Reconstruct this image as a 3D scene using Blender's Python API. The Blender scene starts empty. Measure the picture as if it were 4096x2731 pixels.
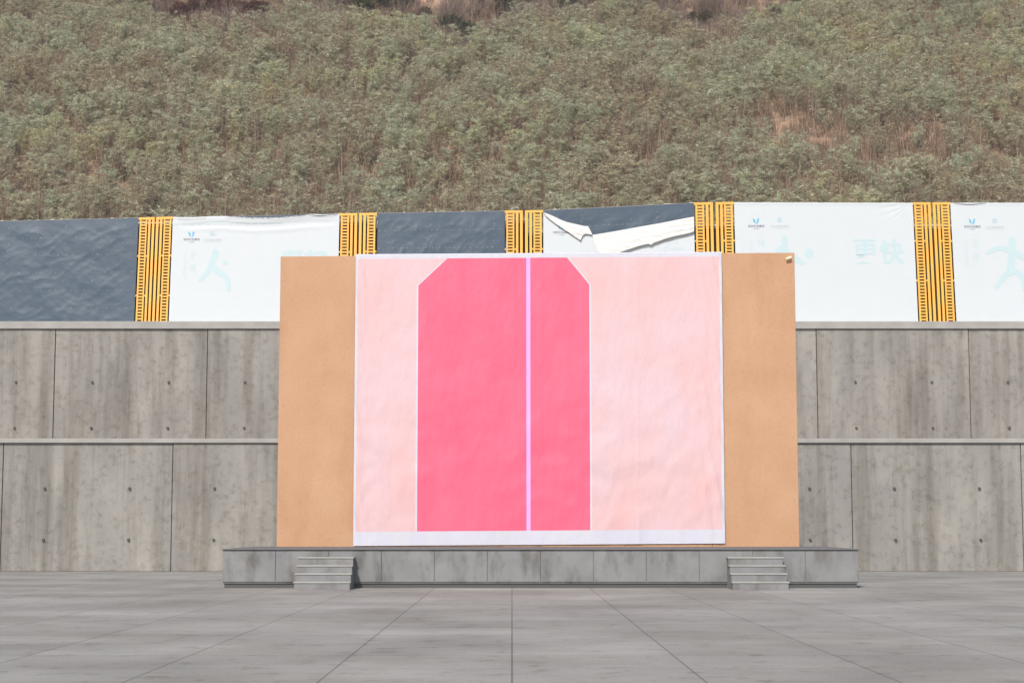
import bpy, math, random
from mathutils import Vector, Matrix, noise
R = math.radians
random.seed(11)
scn = bpy.context.scene
col = scn.collection

# ---------------------------------------------------------------- camera
F = 7000.0                      # focal length in photo pixels (4096 wide)
PITCH = R(6.0)
CAM = Vector((0, 0, 1.6))
cam_d = bpy.data.cameras.new('camera')
cam_d.sensor_width = 36.0
cam_d.lens = 36.0 * F / 4096.0
cam_d.clip_end = 2000
cam = bpy.data.objects.new('camera', cam_d)
cam.location = CAM
cam.rotation_euler = (math.pi / 2 + PITCH, 0, 0)
col.objects.link(cam)
scn.camera = cam

# ---------------------------------------------------------------- light
SUN_EL, SUN_AZ = R(40), R(17)   # azimuth: to the left of straight behind the camera
w = bpy.data.worlds.new('World'); scn.world = w; w.use_nodes = True
nt = w.node_tree
bg = nt.nodes['Background']
sky = nt.nodes.new('ShaderNodeTexSky'); sky.sky_type = 'NISHITA'; sky.sun_disc = False
sky.sun_elevation = SUN_EL; sky.sun_rotation = math.pi + SUN_AZ
sky.dust_density = 2.0
nt.links.new(sky.outputs[0], bg.inputs[0]); bg.inputs[1].default_value = 0.15
sd = bpy.data.lights.new('sun', 'SUN'); sd.energy = 3.7; sd.angle = R(0.5); sd.color = (1, 0.955, 0.89)
sun = bpy.data.objects.new('sun', sd); col.objects.link(sun)
to_sun = Vector((-math.sin(SUN_AZ) * math.cos(SUN_EL), -math.cos(SUN_AZ) * math.cos(SUN_EL), math.sin(SUN_EL)))
sun.rotation_euler = (-to_sun).to_track_quat('-Z', 'Y').to_euler()
sun.location = (-20, -40, 60)
scn.view_settings.view_transform = 'Standard'; scn.view_settings.look = 'None'
scn.view_settings.exposure = 0.20; scn.view_settings.gamma = 1

# ---------------------------------------------------------------- frames of reference
LEAN = R(5.6)                   # the hoardings lean back a little
FY, FZ = 70.0, 9.6              # foot line of the hoarding
UP = Vector((0, math.sin(LEAN), math.cos(LEAN)))
NRM = Vector((0, -math.cos(LEAN), math.sin(LEAN)))
ORG = Vector((0, FY, FZ))
def ray(x, y):
    d = Vector(((x - 2048) / F, 1.0, (1365.5 - y) / F))
    c, s = math.cos(PITCH), math.sin(PITCH)
    return Vector((d.x, d.y * c - d.z * s, d.y * s + d.z * c))
def bp(x, y):
    """point of the hoarding plane seen at photo pixel (x, y), as (u, v)"""
    d = ray(x, y); t = (ORG - CAM).dot(NRM) / d.dot(NRM)
    q = CAM + d * t - ORG
    return (q.x, q.dot(UP))
def at(x, y, Y):
    d = ray(x, y); return CAM + d * (Y / d.y)
PX = FY / F

# ---------------------------------------------------------------- materials
def mat(name, color, rough=0.6, spec=0.3, noise_amt=0.0, nscale=3.0, color2=None, bump=0.0, bscale=8.0,
        stretch=(1, 1, 1), metallic=0.0, detail=6):
    color = tuple(.76*c for c in color); color2 = color2 and tuple(.76*c for c in color2)
    m = bpy.data.materials.new(name); m.use_nodes = True
    n = m.node_tree; b = n.nodes['Principled BSDF']
    b.inputs['Base Color'].default_value = (*color, 1)
    b.inputs['Roughness'].default_value = rough
    b.inputs['Specular IOR Level'].default_value = spec
    b.inputs['Metallic'].default_value = metallic
    tc = n.nodes.new('ShaderNodeTexCoord'); mp = n.nodes.new('ShaderNodeMapping')
    mp.inputs['Scale'].default_value = stretch
    n.links.new(tc.outputs['Object'], mp.inputs[0])
    if color2 is not None:
        t = n.nodes.new('ShaderNodeTexNoise'); t.inputs['Scale'].default_value = nscale; t.inputs['Detail'].default_value = detail
        n.links.new(mp.outputs[0], t.inputs['Vector'])
        r = n.nodes.new('ShaderNodeValToRGB')
        r.color_ramp.elements[0].position = 0.5 - noise_amt; r.color_ramp.elements[1].position = 0.5 + noise_amt
        r.color_ramp.elements[0].color = (*color, 1); r.color_ramp.elements[1].color = (*color2, 1)
        n.links.new(t.outputs[0], r.inputs[0]); n.links.new(r.outputs[0], b.inputs['Base Color'])
    if bump:
        t = n.nodes.new('ShaderNodeTexNoise'); t.inputs['Scale'].default_value = bscale; t.inputs['Detail'].default_value = 5
        n.links.new(mp.outputs[0], t.inputs['Vector'])
        bn = n.nodes.new('ShaderNodeBump'); bn.inputs['Strength'].default_value = 1; bn.inputs['Distance'].default_value = bump
        n.links.new(t.outputs[0], bn.inputs['Height']); n.links.new(bn.outputs[0], b.inputs['Normal'])
    return m

M = {}
M['white'] = mat('white_banner_cloth', (.625, .665, .69), .55, .3, .2, 1.3, (.61, .65, .675), .006, 2.2, (1, 3.0, 1))
M['white_back'] = mat('plain_cloth_reverse', (1.0, .99, .965), .7, .2, .25, 2, (.95, .94, .91), .035, 5, (1, 1, 2.4))
_n = M['white_back'].node_tree; _b = _n.nodes['Principled BSDF']; _t = _n.nodes.new('ShaderNodeBsdfTranslucent'); _t.inputs[0].default_value = (.62, .55, .48, 1)
_x = _n.nodes.new('ShaderNodeMixShader'); _x.inputs[0].default_value = .26      # thin cloth lets some sun through
_n.links.new(_b.outputs[0], _x.inputs[1]); _n.links.new(_t.outputs[0], _x.inputs[2]); _n.links.new(_x.outputs[0], _n.nodes['Material Output'].inputs['Surface'])
M['cyan'] = mat('pale_cyan_print', (.51, .645, .675), .55, .3)
M['cyan_faint'] = mat('faint_cyan_print', (.56, .65, .68), .55, .3)
M['scallop'] = mat('scallop_print', (.565, .635, .65), .55, .3)
M['logo_teal'] = mat('logo_teal_print', (.06, .42, .52), .5, .3, .3, 6, (.14, .55, .66))
M['logo_blue'] = mat('logo_blue_print', (.08, .36, .72), .5, .3, .3, 6, (.20, .52, .76))
M['text_grey'] = mat('grey_print', (.20, .20, .27), .5, .3)
M['text_pale'] = mat('pale_grey_print', (.46, .51, .55), .5, .3)
M['badge'] = mat('badge_print', (.34, .50, .63), .5, .3)
M['slate'] = mat('slate_tarpaulin', (.042, .072, .110), .42, .28, .28, .55, (.060, .092, .132), .012, 2.2, (1, 1, 1), detail=3)
M['slate_seam'] = mat('seam_dust', (.30, .34, .36), .7, .2, .3, 4, (.16, .19, .22))
M['rivet'] = mat('pale_rivet', (.62, .62, .58), .5, .4)
M['yellow'] = mat('yellow_paint', (.98, .50, .075), .45, .3, .25, 1.4, (.95, .46, .065), .002, 30)
M['pipe'] = mat('white_pipe', (.75, .74, .70), .5, .4)
M['brown'] = mat('dark_brown_panel', (.050, .021, .010), .8, .15, .2, 2, (.075, .032, .016), .01, 9)
M['steel'] = mat('galvanised_steel', (.30, .31, .32), .45, .5, .2, 3, (.22, .23, .24))
M['tan'] = mat('tan_board', (.53, .30, .17), .65, .25, .22, .9, (.59, .35, .21), .004, 3)
M['banner_white'] = mat('banner_white', (.62, .62, .73), .5, .3, .2, 1.2, (.64, .64, .70), .02, 2.0, (2, 1, 1))
M['pale_pink'] = mat('pale_pink_print', (.72, .54, .59), .5, .3, .25, .35, (.75, .47, .47), .03, 1.6, (2, 1, 1), detail=2)
M['hot_pink'] = mat('hot_pink_print', (.80, .115, .21), .5, .3, .25, .5, (.80, .15, .25), .03, 1.6, (2, 1, 1), detail=2)
M['violet'] = mat('violet_print', (.80, .42, .90), .5, .3)
M['cream'] = mat('cream_paper', (.98, .88, .58), .6, .3, .2, 6, (.92, .80, .50))
M['concrete'] = mat('retaining_concrete', (.36, .345, .32), .85, .2, .22, .8, (.27, .26, .245), .012, 7, (1, 1, .35))
def stain(m, tone, sc, stretch, lo=.45, hi=.75):
    n = m.node_tree; b = n.nodes['Principled BSDF']; src = b.inputs['Base Color'].links[0].from_socket
    tc = n.nodes.new('ShaderNodeTexCoord'); mp = n.nodes.new('ShaderNodeMapping'); mp.inputs['Scale'].default_value = stretch
    t = n.nodes.new('ShaderNodeTexNoise'); t.inputs['Scale'].default_value = sc; t.inputs['Detail'].default_value = 8; t.inputs['Roughness'].default_value = .65
    n.links.new(tc.outputs['Object'], mp.inputs[0]); n.links.new(mp.outputs[0], t.inputs['Vector'])
    r = n.nodes.new('ShaderNodeValToRGB'); r.color_ramp.elements[0].position = lo; r.color_ramp.elements[1].position = hi
    r.color_ramp.elements[0].color = (1, 1, 1, 1); r.color_ramp.elements[1].color = (*tone, 1)
    n.links.new(t.outputs[0], r.inputs[0])
    mx = n.nodes.new('ShaderNodeMix'); mx.data_type = 'RGBA'; mx.blend_type = 'MULTIPLY'; mx.inputs[0].default_value = 1
    n.links.new(src, mx.inputs[6]); n.links.new(r.outputs[0], mx.inputs[7]); n.links.new(mx.outputs[2], b.inputs['Base Color'])
stain(M['concrete'], (.52, .48, .42), 1.0, (1.6, 1, .10)); stain(M['concrete'], (.72, .70, .66), 5, (1, 1, 1), .5, .7)
stain(M['concrete'], (1.25, 1.24, 1.2), .45, (1, 1, .8), .5, .72)
stain(M['tan'], (.84, .78, .70), .7, (1, 1, .25), .5, .8); stain(M['tan'], (.88, .85, .8), 14, (1, 1, 1), .52, .7)
stain(M['slate'], (1.25, 1.2, 1.15), 1.1, (1, 1, .35), .55, .8)
M['coping'] = mat('coping_concrete', (.42, .41, .385), .8, .2, .2, 1.5, (.34, .33, .31), .006, 10)
M['drain'] = mat('drain_pipe', (.10, .10, .10), .7, .2)
M['stage'] = mat('grey_stage_panel', (.22, .22, .225), .7, .25, .2, 2, (.27, .27, .27), .004, 6)
M['carpet'] = mat('grey_stage_carpet', (.17, .17, .175), .95, .1, .3, 6, (.21, .21, .21), .01, 40)

stain(M['stage'], (.6, .58, .54), 2.5, (1, 1, .4), .48, .7)

def ground_mat():
    m = bpy.data.materials.new('plaza_concrete'); m.use_nodes = True
    n = m.node_tree; b = n.nodes['Principled BSDF']; b.inputs['Roughness'].default_value = .85
    b.inputs['Specular IOR Level'].default_value = .2
    tc = n.nodes.new('ShaderNodeTexCoord')
    br = n.nodes.new('ShaderNodeTexBrick'); br.offset = 0; br.inputs['Scale'].default_value = 1
    br.inputs['Brick Width'].default_value = 2; br.inputs['Row Height'].default_value = 2
    br.inputs['Mortar Size'].default_value = .012; br.inputs['Mortar Smooth'].default_value = .2
    br.inputs['Color1'].default_value = (.32, .31, .29, 1); br.inputs['Color2'].default_value = (.29, .28, .26, 1)
    br.inputs['Mortar'].default_value = (.16, .15, .14, 1)
    n.links.new(tc.outputs['Object'], br.inputs['Vector'])
    t = n.nodes.new('ShaderNodeTexNoise'); t.inputs['Scale'].default_value = .35; t.inputs['Detail'].default_value = 9
    n.links.new(tc.outputs['Object'], t.inputs['Vector'])
    r = n.nodes.new('ShaderNodeValToRGB'); r.color_ramp.elements[0].position = .3; r.color_ramp.elements[1].position = .7
    r.color_ramp.elements[0].color = (.74, .73, .71, 1); r.color_ramp.elements[1].color = (1.08, 1.07, 1.05, 1)
    n.links.new(t.outputs[0], r.inputs[0])
    mx = n.nodes.new('ShaderNodeMix'); mx.data_type = 'RGBA'; mx.blend_type = 'MULTIPLY'; mx.inputs[0].default_value = 1
    n.links.new(br.outputs[0], mx.inputs[6]); n.links.new(r.outputs[0], mx.inputs[7])
    n.links.new(mx.outputs[2], b.inputs['Base Color'])
    tg = n.nodes.new('ShaderNodeTexNoise'); tg.inputs['Scale'].default_value = 60; tg.inputs['Detail'].default_value = 3
    n.links.new(tc.outputs['Object'], tg.inputs['Vector'])
    bn = n.nodes.new('ShaderNodeBump'); bn.inputs['Distance'].default_value = .006
    n.links.new(tg.outputs[0], bn.inputs['Height']); n.links.new(bn.outputs[0], b.inputs['Normal'])
    return m
M['plaza'] = ground_mat()
stain(M['plaza'], (.74, .72, .69), .22, (1, 1, 1), .45, .75); stain(M['plaza'], (.70, .68, .65), 2.2, (1, 1, 1), .55, .68)
stain(M['plaza'], (.78, .77, .75), 22, (1, 1, 1), .52, .66)

def soil_mat():
    m = bpy.data.materials.new('loess_soil'); m.use_nodes = True
    n = m.node_tree; b = n.nodes['Principled BSDF']; b.inputs['Roughness'].default_value = .95
    b.inputs['Specular IOR Level'].default_value = .1
    tc = n.nodes.new('ShaderNodeTexCoord')
    t = n.nodes.new('ShaderNodeTexNoise'); t.inputs['Scale'].default_value = .55; t.inputs['Detail'].default_value = 12
    t.inputs['Roughness'].default_value = .7
    n.links.new(tc.outputs['Object'], t.inputs['Vector'])
    r = n.nodes.new('ShaderNodeValToRGB'); e = r.color_ramp.elements
    e[0].position = .36; e[0].color = (.13, .095, .07, 1)
    e[1].position = .64; e[1].color = (.40, .265, .18, 1)
    k = e.new(.5); k.color = (.24, .165, .115, 1)
    n.links.new(t.outputs[0], r.inputs[0]); n.links.new(r.outputs[0], b.inputs['Base Color'])
    bn = n.nodes.new('ShaderNodeBump'); bn.inputs['Distance'].default_value = .25
    t2 = n.nodes.new('ShaderNodeTexNoise'); t2.inputs['Scale'].default_value = 2.2; t2.inputs['Detail'].default_value = 10
    n.links.new(tc.outputs['Object'], t2.inputs['Vector'])
    n.links.new(t2.outputs[0], bn.inputs['Height']); n.links.new(bn.outputs[0], b.inputs['Normal'])
    return m
M['soil'] = soil_mat()
M['loess'] = mat('bare_loess_cliff', (.56, .36, .26), .95, .1, .2, 1.2, (.68, .46, .35), .3, 1.6, (1, 1, .5))

def leaf_mat(name, ramp, patch_ramp, patch_scale=.085, trans=.35):
    """per-leaf tint attribute x per-plant colour that drifts over the hillside"""
    m = bpy.data.materials.new(name); m.use_nodes = True
    n = m.node_tree; out = n.nodes['Material Output']; n.nodes.remove(n.nodes['Principled BSDF'])
    at_ = n.nodes.new('ShaderNodeAttribute'); at_.attribute_name = 'tint'
    r = n.nodes.new('ShaderNodeValToRGB'); r.color_ramp.elements[0].color = (*ramp[0][1], 1); r.color_ramp.elements[0].position = ramp[0][0]
    r.color_ramp.elements[1].color = (*ramp[-1][1], 1); r.color_ramp.elements[1].position = ramp[-1][0]
    for p, c in ramp[1:-1]: r.color_ramp.elements.new(p).color = (*c, 1)
    n.links.new(at_.outputs['Fac'], r.inputs[0])
    oi = n.nodes.new('ShaderNodeObjectInfo')
    t = n.nodes.new('ShaderNodeTexNoise'); t.inputs['Scale'].default_value = patch_scale; t.inputs['Detail'].default_value = 2
    n.links.new(oi.outputs['Location'], t.inputs['Vector'])
    ma = n.nodes.new('ShaderNodeMath'); ma.operation = 'MULTIPLY_ADD'; ma.inputs[1].default_value = .45
    n.links.new(oi.outputs['Random'], ma.inputs[0]); 
    mb = n.nodes.new('ShaderNodeMath'); mb.operation = 'MULTIPLY_ADD'; mb.inputs[1].default_value = 1.6; mb.inputs[2].default_value = -.525
    n.links.new(t.outputs[0], mb.inputs[0]); n.links.new(mb.outputs[0], ma.inputs[2])
    r2 = n.nodes.new('ShaderNodeValToRGB'); r2.color_ramp.elements[0].color = (*patch_ramp[0][1], 1); r2.color_ramp.elements[0].position = patch_ramp[0][0]
    r2.color_ramp.elements[1].color = (*patch_ramp[-1][1], 1); r2.color_ramp.elements[1].position = patch_ramp[-1][0]
    for p, c in patch_ramp[1:-1]: r2.color_ramp.elements.new(p).color = (*c, 1)
    n.links.new(ma.outputs[0], r2.inputs[0])
    mx = n.nodes.new('ShaderNodeMix'); mx.data_type = 'RGBA'; mx.blend_type = 'MULTIPLY'; mx.inputs[0].default_value = 1
    n.links.new(r.outputs[0], mx.inputs[6]); n.links.new(r2.outputs[0], mx.inputs[7])
    d = n.nodes.new('ShaderNodeBsdfDiffuse'); tr = n.nodes.new('ShaderNodeBsdfTranslucent')
    n.links.new(mx.outputs[2], d.inputs[0]); n.links.new(mx.outputs[2], tr.inputs[0])
    ms = n.nodes.new('ShaderNodeMixShader'); ms.inputs[0].default_value = trans
    n.links.new(d.outputs[0], ms.inputs[1]); n.links.new(tr.outputs[0], ms.inputs[2])
    n.links.new(ms.outputs[0], out.inputs['Surface'])
    return m
SAGE = [(0, (.30, .205, .14)), (.14, (.365, .265, .18)), (.22, (.445, .43, .295)), (.6, (.58, .575, .42)), (1, (.78, .78, .61))]
PATCH = [(.05, (.90, .76, .68)), (.28, (.98, .93, .88)), (.48, (.92, .98, .97)), (.7, (1.01, 1.04, .97)), (.88, (1.06, 1.06, .88)), (1, (1.03, .90, .78))]
M['leaf'] = leaf_mat('dusty_sage_leaves', SAGE, PATCH)
M['leaf_dark'] = leaf_mat('dark_olive_leaves', [(0, (.05, .05, .03)), (.5, (.085, .09, .05)), (1, (.14, .15, .08))], [(0, (1, 1, 1)), (1, (1.2, 1.1, .9))])
M['leaf_green'] = leaf_mat('fresh_green_leaves', [(0, (.09, .12, .04)), (.5, (.15, .20, .07)), (1, (.24, .30, .11))], [(0, (1, 1, 1)), (1, (1, 1, 1))])
M['leaf_red'] = leaf_mat('dry_red_leaves', [(0, (.12, .04, .03)), (.5, (.20, .08, .055)), (1, (.30, .15, .10))], [(0, (1, 1, 1)), (1, (.8, .9, 1))])
M['twig_grey'] = leaf_mat('bare_grey_twigs', [(0, (.11, .08, .07)), (.5, (.19, .145, .125)), (1, (.30, .24, .21))], [(0, (1, 1, 1)), (1, (1.1, 1, .9))], trans=0)
M['stem'] = leaf_mat('brown_stems', [(0, (.11, .075, .055)), (.6, (.18, .13, .098)), (1, (.34, .26, .20))], [(0, (1, 1, 1)), (1, (1.2, 1.1, 1))], trans=0)
M['straw'] = leaf_mat('dry_grass_blades', [(0, (.15, .115, .085)), (.5, (.26, .20, .145)), (1, (.40, .31, .225))],
                      [(.1, (.75, .68, .62)), (.5, (1, .95, .9)), (1, (1.25, 1.1, .95))], .09, .15)

# ---------------------------------------------------------------- mesh helpers
class MB:
    def __init__(s): s.v = []; s.f = []; s.m = []; s.t = []
    def quad(s, a, b, c, d, m=0, t=.5):
        i = len(s.v); s.v += [tuple(a), tuple(b), tuple(c), tuple(d)]; s.f.append((i, i+1, i+2, i+3)); s.m.append(m); s.t.append(t)
    def tri(s, a, b, c, m=0, t=.5):
        i = len(s.v); s.v += [tuple(a), tuple(b), tuple(c)]; s.f.append((i, i+1, i+2)); s.m.append(m); s.t.append(t)
    def box(s, x0, x1, y0, y1, z0, z1, m=0):
        i = len(s.v)
        s.v += [(x, y, z) for z in (z0, z1) for y in (y0, y1) for x in (x0, x1)]
        for f in ((0, 2, 3, 1), (4, 5, 7, 6), (0, 1, 5, 4), (2, 6, 7, 3), (0, 4, 6, 2), (1, 3, 7, 5)):
            s.f.append(tuple(i + k for k in f)); s.m.append(m); s.t.append(.5)
    def tube(s, pts, rads, n=5, m=0, t=.5, cap=True):
        rings = []
        for k, p in enumerate(pts):
            p = Vector(p); a = Vector(pts[max(k-1, 0)]); b = Vector(pts[min(k+1, len(pts)-1)])
            d = (b - a).normalized(); q = d.to_track_quat('Z', 'Y')
            i = len(s.v); rings.append(i)
            for j in range(n):
                an = 2 * math.pi * j / n
                s.v.append(tuple(p + q @ Vector((math.cos(an) * rads[k], math.sin(an) * rads[k], 0))))
        for a, b in zip(rings, rings[1:]):
            for j in range(n):
                s.f.append((a+j, a+(j+1) % n, b+(j+1) % n, b+j)); s.m.append(m); s.t.append(t)
        if cap:
            s.f.append(tuple(reversed(range(rings[0], rings[0]+n)))); s.m.append(m); s.t.append(t)
            s.f.append(tuple(range(rings[-1], rings[-1]+n))); s.m.append(m); s.t.append(t)
    def poly(s, pts, m=0):
        i = len(s.v); s.v += [tuple(p) for p in pts]; s.f.append(tuple(range(i, i+len(pts)))); s.m.append(m); s.t.append(.5)
    def grid(s, fn, nu, nv, m=0):
        i = len(s.v)
        for a in range(nv+1):
            for b in range(nu+1): s.v.append(tuple(fn(b/nu, a/nv)))
        for a in range(nv):
            for b in range(nu):
                k = i + a*(nu+1) + b
                s.f.append((k, k+1, k+nu+2, k+nu+1)); s.m.append(m); s.t.append(.5)
    def mesh(s, name, mats, smooth=False, tint=False):
        me = bpy.data.meshes.new(name); me.from_pydata(s.v, [], s.f)
        for m in (mats if isinstance(mats, (list, tuple)) else [mats]): me.materials.append(m)
        me.polygons.foreach_set('material_index', s.m)
        if smooth: me.polygons.foreach_set('use_smooth', [True]*len(s.f))
        if tint:
            a = me.attributes.new('tint', 'FLOAT', 'FACE'); a.data.foreach_set('value', s.t)
        me.update(); return me
    def build(s, name, mats, parent=None, smooth=False, tint=False, bevel=0):
        o = bpy.data.objects.new(name, s.mesh(name, mats, smooth, tint)); col.objects.link(o)
        if parent: o.parent = parent
        if bevel:
            b = o.modifiers.new('bevel', 'BEVEL'); b.width = bevel; b.segments = 2; b.limit_method = 'ANGLE'
        return o
def tag(o, label=None, cat=None, group=None, kind=None):
    if label: o['label'] = label
    if cat: o['category'] = cat
    if group: o['group'] = group
    if kind: o['kind'] = kind
    return o
def empty(name, loc, rot=(0, 0, 0)):
    o = bpy.data.objects.new(name, None); o.empty_display_size = .3
    o.location = loc; o.rotation_euler = rot; col.objects.link(o); return o
def fence_thing(name, u0):
    """an Empty at the foot of the leaning hoarding; children use x = along, y = depth (+ away), z = up along the lean"""
    return empty(name, (u0, FY, FZ), (-LEAN, 0, 0))

_tc = {}
def text_polys(body, fat=0.0):
    """filled outline of a word, normalised to a 0..1 box (keeps its aspect in the third value)"""
    k = (body, fat)
    if k in _tc: return _tc[k]
    c = bpy.data.curves.new('t', 'FONT'); c.body = body; c.size = 1; c.offset = fat; c.resolution_u = 3
    o = bpy.data.objects.new('t', c); col.objects.link(o)
    dg = bpy.context.evaluated_depsgraph_get(); me = o.evaluated_get(dg).to_mesh()
    vs = [tuple(v.co) for v in me.vertices]; fs = [tuple(p.vertices) for p in me.polygons]
    o.evaluated_get(dg).to_mesh_clear(); bpy.data.objects.remove(o); bpy.data.curves.remove(c)
    xs = [v[0] for v in vs]; ys = [v[1] for v in vs]
    x0, x1, y0, y1 = min(xs), max(xs), min(ys), max(ys)
    vs = [((a-x0)/(x1-x0), (b-y0)/(y1-y0)) for a, b, _ in vs]
    _tc[k] = (vs, fs); return _tc[k]
def put_text(mb, body, x0, x1, z0, z1, y, m, fat=0.0, turn=False):
    vs, fs = text_polys(body, fat)
    i = len(mb.v)
    for a, b in vs:
        if turn: mb.v.append((x0 + (x1-x0)*b, y, z1 - (z1-z0)*a))      # reads downwards
        else: mb.v.append((x0 + (x1-x0)*a, y, z0 + (z1-z0)*b))
    for f in fs: mb.f.append(tuple(i+k for k in f)); mb.m.append(m); mb.t.append(.5)

# ================================================================= SETTING
def ss(a, b, x):
    t = max(0, min(1, (x-a)/(b-a))); return t*t*(3-2*t)
def crest_y(x):
    # the thicket's upper edge: nearer in the middle, the slope runs on at both sides
    c = 107.6 + 12*ss(-20, -27, x) + 9*ss(18, 25, x) + 2.2*math.sin(x*.35) + 1.2*math.sin(x*.9+1)
    return c + 3.0*ss(3, 8, x)*ss(22, 17, x)
def hill_z(x, y):
    c = crest_y(x)
    z = FZ - .25
    if y > 73:
        z += .65 * (min(y, c) - 73)
        if y > c: z += .18 * (min(y, c+7) - c)
        if y > c+7: z += 1.05 * (min(y, c+22) - c - 7)
        if y > c+22: z += .45 * (y - c - 22)
        k = ss(73, 80, y)
        z += k*(.9*noise.noise(Vector((x*.11, y*.11, 3))) + .35*noise.noise(Vector((x*.45, y*.45, 9))))
        if y > c+7: z += 1.6*ss(c+7, c+14, y)*noise.noise(Vector((x*.22, y*.16, 21)))
    return z
mb = MB()
xs = [-78 + i*3 for i in range(9)] + [-52 + i*.65 for i in range(1, 160)] + [54 + i*3 for i in range(9)]
ys = [69.6, 71.5, 73] + [73 + i*.7 for i in range(1, 90)] + [136 + i*4 for i in range(1, 12)]
for y in ys:
    for x in xs: mb.v.append((x, y, hill_z(x, y)))
nx = len(xs)
for a in range(len(ys)-1):
    for b in range(nx-1):
        k = a*nx+b; mb.f.append((k, k+1, k+nx+1, k+nx)); mb.m.append(0); mb.t.append(.5)
hs = mb.build('hillside', M['soil'], smooth=True); tag(hs, kind='structure')

mb = MB(); mb.quad((-800, -400, 0), (800, -400, 0), (800, 1200, 0), (-800, 1200, 0))
tag(mb.build('ground', M['plaza']), kind='structure')

# two-tier concrete retaining wall below the hoarding
rw = empty('retaining_wall', (0, 64.5, 0))
tag(rw, 'long two tier concrete retaining wall carrying the banner fence above the pavement', 'retaining wall')
def wall_tier(name, y0, z0, z1, thick):
    x = -78; rw_ = random.Random(int(y0))
    while x < 78:
        j_ = rw_.uniform(-.012, .012); m = MB(); m.box(x+.012, x+5.988, y0-64.5+j_, y0+thick-64.5, z0, z1); x += 6
        o = m.build(name, M['concrete'], rw, bevel=.02)
    d = MB(); k = -76.5
    while k < 77:
        for zz in (z0+1.1, z0+2.9):
            d.tube([(k, y0-64.5-.06, zz), (k, y0-64.5+.1, zz+.02)], [.05, .05], 8)
        k += 3
    d.build('drain_pipes', M['drain'], rw)['kind'] = 'stuff'
    return o
wall_tier('wall_slab', 62.0, 0, 4.5, .8)
wall_tier('wall_slab', 68.6, 4.3, 9.3, .7)
c = MB(); c.box(-78, 78, 61.9-64.5, 62.95-64.5, 4.503, 4.66); c.build('coping', M['coping'], rw, bevel=.02)
c = MB(); c.box(-78, 78, 68.5-64.5, 70.9-64.5, 9.303, 9.6); c.build('coping', M['coping'], rw, bevel=.02)
c = MB(); c.quad((-78, 62.8, 4.45), (78, 62.8, 4.45), (78, 68.6, 4.45), (-78, 68.6, 4.45)); tag(c.build('terrace', M['soil']), kind='structure')

# ================================================================= HOARDING
def top_y(x):
    """photo row of the hoarding's top edge"""
    P = [(-300, 893), (0, 886), (690, 869), (1358, 856), (2020, 845), (2172, 843), (2775, 813), (2935, 810), (3650, 812), (4600, 811)]
    for (a, ya), (b, yb) in zip(P, P[1:]):
        if x <= b: return ya + (yb-ya)*(x-a)/(b-a)
    return P[-1][1]

# ---- low brown wall with white pipe rail behind the grilles
segs = [(-320, 720, 895), (720, 1440, 889), (1440, 2105, 882), (2105, 2480, 932), (2480, 4620, 903)]
bw = empty('brown_wall', (0, 70.75, FZ))
tag(bw, 'low dark brown screen wall topped by a white pipe rail, behind the yellow grilles', 'screen wall')
for a, b, yy in segs:
    p = MB(); q = MB(); wi = MB()
    u0, u1 = at(a, 850, 70.75).x, at(b, 850, 70.75).x
    h = at(2048, yy, 70.75).z - FZ
    p.box(u0, u1, -.04, .04, 0, h-.04)
    q.tube([(u0+.01, -.02, h), (u1-.01, -.02, h)], [.035, .035], 8)
    k = u0 + .1
    while k < u1-.05:
        q.tube([(k-.03, -.02, h+.0), (k+.03, -.02, h+.0)], [.06, .06], 6); k += .165
    wi.tube([(u0+.01, -.06, h-.1), (u1-.01, -.06, h-.1)], [.014, .014], 6)
    p.build('wall_panel', M['brown'], bw); q.build('pipe_rail', M['pipe'], bw); wi.build('wire', M['pipe'], bw)

# ---- yellow grilles (a pair stands in each gap)
def grille(x0, x1, mirror, label):
    """x0..x1 photo columns of its top rail"""
    u0, v0 = bp(x0, top_y(x0)-1); u1, v1 = bp(x1, top_y(x1)-1)
    W = u1-u0; H = (v0+v1)/2; sl = (v1-v0)/W
    t = fence_thing('yellow_grille', (u0+u1)/2)
    tag(t, label, 'grille', 'yellow slatted grilles standing in pairs between the banners')
    k = W/.765                                   # the photo's widest piece is 76.5 columns
    def X(a): a = a*.01*k; return (W/2-a) if mirror else (a-W/2)
    def bx(mb_, a, b, z0, z1, y0, y1):
        xa, xb = sorted((X(a), X(b)))
        mb_.box(xa, xb, y0, y1, z0, z1)
    top = H
    m = MB(); bx(m, 0, 76.5, top-.10, top, -.05, .03)
    for vtx in range(len(m.v)):
        x_, y_, z_ = m.v[vtx]; m.v[vtx] = (x_, y_, z_+x_*sl)
    m.build('top_rail', M['yellow'], t, bevel=.006)
    m = MB()
    bx(m, 6, 13.2, .0, top-.10, -.035, .025); bx(m, 34, 40.5, .0, top-.10, -.035, .025)
    z = top-.10-.065
    while z > .15:
        bx(m, 13.2, 34, z-.063, z, -.030, .020); z -= .130
    bx(m, 13.2, 34, .0, .09, -.030, .02)
    m.build('ladder_panel', M['yellow'], t)
    for a, b in ((47.5, 57.5), (65, 76)):
        s_ = MB(); bx(s_, a, b, 0, top-.10, -.045, .015); s_.build('slat', M['yellow'], t)
    for zc in (top-1.62, top-1.62-1.65):
        for a, b in ((0, 6), (40.5, 47.5)):
            s_ = MB(); bx(s_, a, b, zc-.032, zc+.032, -.025, .015); s_.build('crossbar', M['yellow'], t)
    s_ = MB(); bx(s_, 6, 76, .02, .10, .03, .07); s_.build('foot_rail', M['steel'], t)
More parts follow.
